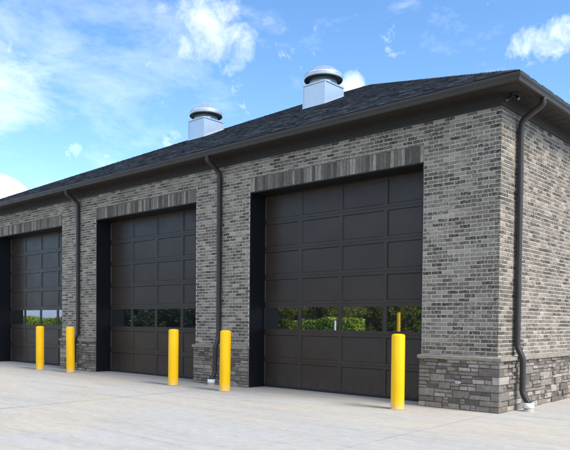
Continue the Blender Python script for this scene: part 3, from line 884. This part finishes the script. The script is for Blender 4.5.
def blob(azd, eld, rx, ry):
    # soft elliptical region of sky round a compass direction
    a_, e_ = math.radians(azd), math.radians(eld)
    c = Vector((math.cos(a_) * math.cos(e_), math.sin(a_) * math.cos(e_), math.sin(e_)))
    r_ = Vector((-math.sin(a_), math.cos(a_), 0)); u_ = c.cross(r_)
    def dot(v, s):
        d = nt.nodes.new('ShaderNodeVectorMath'); d.operation = 'DOT_PRODUCT'; nt.links.new(V, d.inputs[0]); d.inputs[1].default_value = v
        return math_(nt, 'DIVIDE', d.outputs['Value'], math.radians(s))
    x = dot(tuple(r_), rx); du = nt.nodes.new('ShaderNodeVectorMath'); du.operation = 'DOT_PRODUCT'; nt.links.new(V, du.inputs[0]); du.inputs[1].default_value = tuple(u_)
    y = math_(nt, 'DIVIDE', du.outputs['Value'], math.radians(ry))
    q = math_(nt, 'ADD', math_(nt, 'MULTIPLY', x, x), math_(nt, 'MULTIPLY', y, y))
    e = math_(nt, 'SUBTRACT', 1.0, q)
    m_ = nt.nodes.new('ShaderNodeMath'); m_.operation = 'MAXIMUM'; nt.links.new(e, m_.inputs[0]); m_.inputs[1].default_value = 0
    # only the hemisphere in front
    dc = nt.nodes.new('ShaderNodeVectorMath'); dc.operation = 'DOT_PRODUCT'; nt.links.new(V, dc.inputs[0]); dc.inputs[1].default_value = tuple(c)
    g_ = math_(nt, 'GREATER_THAN', dc.outputs['Value'], 0)
    return math_(nt, 'MULTIPLY', m_.outputs[0], g_)
puff = wnoise(24, 8, .62, dist=.25)
wisp = wnoise(9, 11, .66, stretch=(1, 1, 2.2), dist=.3, rot=(.5, .5, 0))
def cloud(bl, nz, lo, hi, gain, nw=1.0):
    # density = ramp(noise + blob)
    t = math_(nt, 'ADD', math_(nt, 'MULTIPLY', bl, gain), math_(nt, 'MULTIPLY', math_(nt, 'SUBTRACT', nz, .5), nw))
    return ramp(nt, t, [(lo, 0), (hi, 1)])
den = None
def add(d, k):
    global den
    d = math_(nt, 'MULTIPLY', d, k)
    den = d if den is None else math_(nt, 'MAXIMUM', den, d)
CL = eval('[]')
add(cloud(blob(139.2, 23.0, 5.0, 3.4), puff, .18, 1.25, .60, 1.7), .78)     # puff above the left vent
add(cloud(blob(157.5, 17.6, 8.0, 4.2), wisp, .12, .95, .66, 1.4), .8)      # bright bank at the left edge
add(cloud(blob(156.0, 9.9, 2.9, 1.7), puff, .12, .5, .9, 1.1), 1.0)      # small cloud low at the left edge
add(cloud(blob(126.6, 19.2, 1.4, 1.5), puff, .2, .9, .7, 1.6), .7)       # behind the right vent
add(cloud(blob(110.4, 21.6, 3.6, 2.0), puff, .28, 1.2, .6, 1.9), .75)      # right edge
add(cloud(blob(148, 19.5, 13, 8), wisp, .10, .95, .40, 1.9), .34)        # thin veil
add(ramp(nt, wnoise(2.2, 8, .6, stretch=(1, 1, 2.5), dist=.6), [(.62, 0), (.85, 1)]), .12)  # scattered elsewhere
# unseen bright cloud added behind the camera to whiten light on the front
sepv = nt.nodes.new('ShaderNodeSeparateXYZ'); nt.links.new(V, sepv.inputs[0])
southern = ramp(nt, math_(nt, 'MULTIPLY', sepv.outputs['Y'], -1.0), [(.05, 0), (.45, 1)])
above = ramp(nt, sepv.outputs['Z'], [(.20, 0), (.48, 1)])
field = ramp(nt, wnoise(3.2, 8, .6, dist=.4), [(.34, 0), (.60, 1)])
add(math_(nt, 'MULTIPLY', math_(nt, 'MULTIPLY', southern, above), field), .95)
hs = nt.nodes.new('ShaderNodeHueSaturation'); hs.inputs['Saturation'].default_value = 1.17; hs.inputs['Hue'].default_value = .500; hs.inputs['Value'].default_value = 1.2; nt.links.new(sky.outputs[0], hs.inputs['Color'])
sz = nt.nodes.new('ShaderNodeSeparateXYZ'); nt.links.new(V, sz.inputs[0])
low = ramp(nt, sz.outputs['Z'], [(.0, .9), (.16, 0)])
air = mixc(nt, 'MIX', low, hs.outputs[0], (2.4, 3.7, 6.5))
cm = mixc(nt, 'MIX', den, air, (7.9, 8.1, 8.8))
nt.links.new(cm, bg.inputs[0])

sl_ = bpy.data.lights.new('sun', 'SUN'); sl_.energy = 3.2; sl_.angle = math.radians(22); sl_.color = (1, .93, .82)
so = bpy.data.objects.new('sun', sl_); col.objects.link(so); so.rotation_euler = sd.to_track_quat('Z', 'Y').to_euler(); so.location = sd * 60

# ------------------------------------------------------------------ camera (solved from the photograph)
cd = bpy.data.cameras.new('camera'); cam = bpy.data.objects.new('camera', cd); col.objects.link(cam); scene.camera = cam
yw, pt, rl = [math.radians(v) for v in (42.0936, -1.3575, .5169)]
F_ = Vector((-math.sin(yw) * math.cos(pt), math.cos(yw) * math.cos(pt), math.sin(pt)))
R_ = Vector((math.cos(yw), math.sin(yw), 0)); U_ = R_.cross(F_)
R2 = R_ * math.cos(rl) + U_ * math.sin(rl); U2 = -R_ * math.sin(rl) + U_ * math.cos(rl)
mt = Matrix((( R2.x, U2.x, -F_.x, 4.5825), (R2.y, U2.y, -F_.y, -10.1677), (R2.z, U2.z, -F_.z, 1.4322), (0, 0, 0, 1)))
cam.matrix_world = mt
cd.sensor_width = 36; cd.lens = 662.69 / 570 * 36; cd.shift_y = (337.74 - 225) / 570
cd.clip_start = .05; cd.clip_end = 3000
scene.view_settings.view_transform = 'Standard'; scene.view_settings.look = 'None'
scene.view_settings.gamma = 1; scene.view_settings.use_curve_mapping = False
scene.view_settings.exposure = 0.8
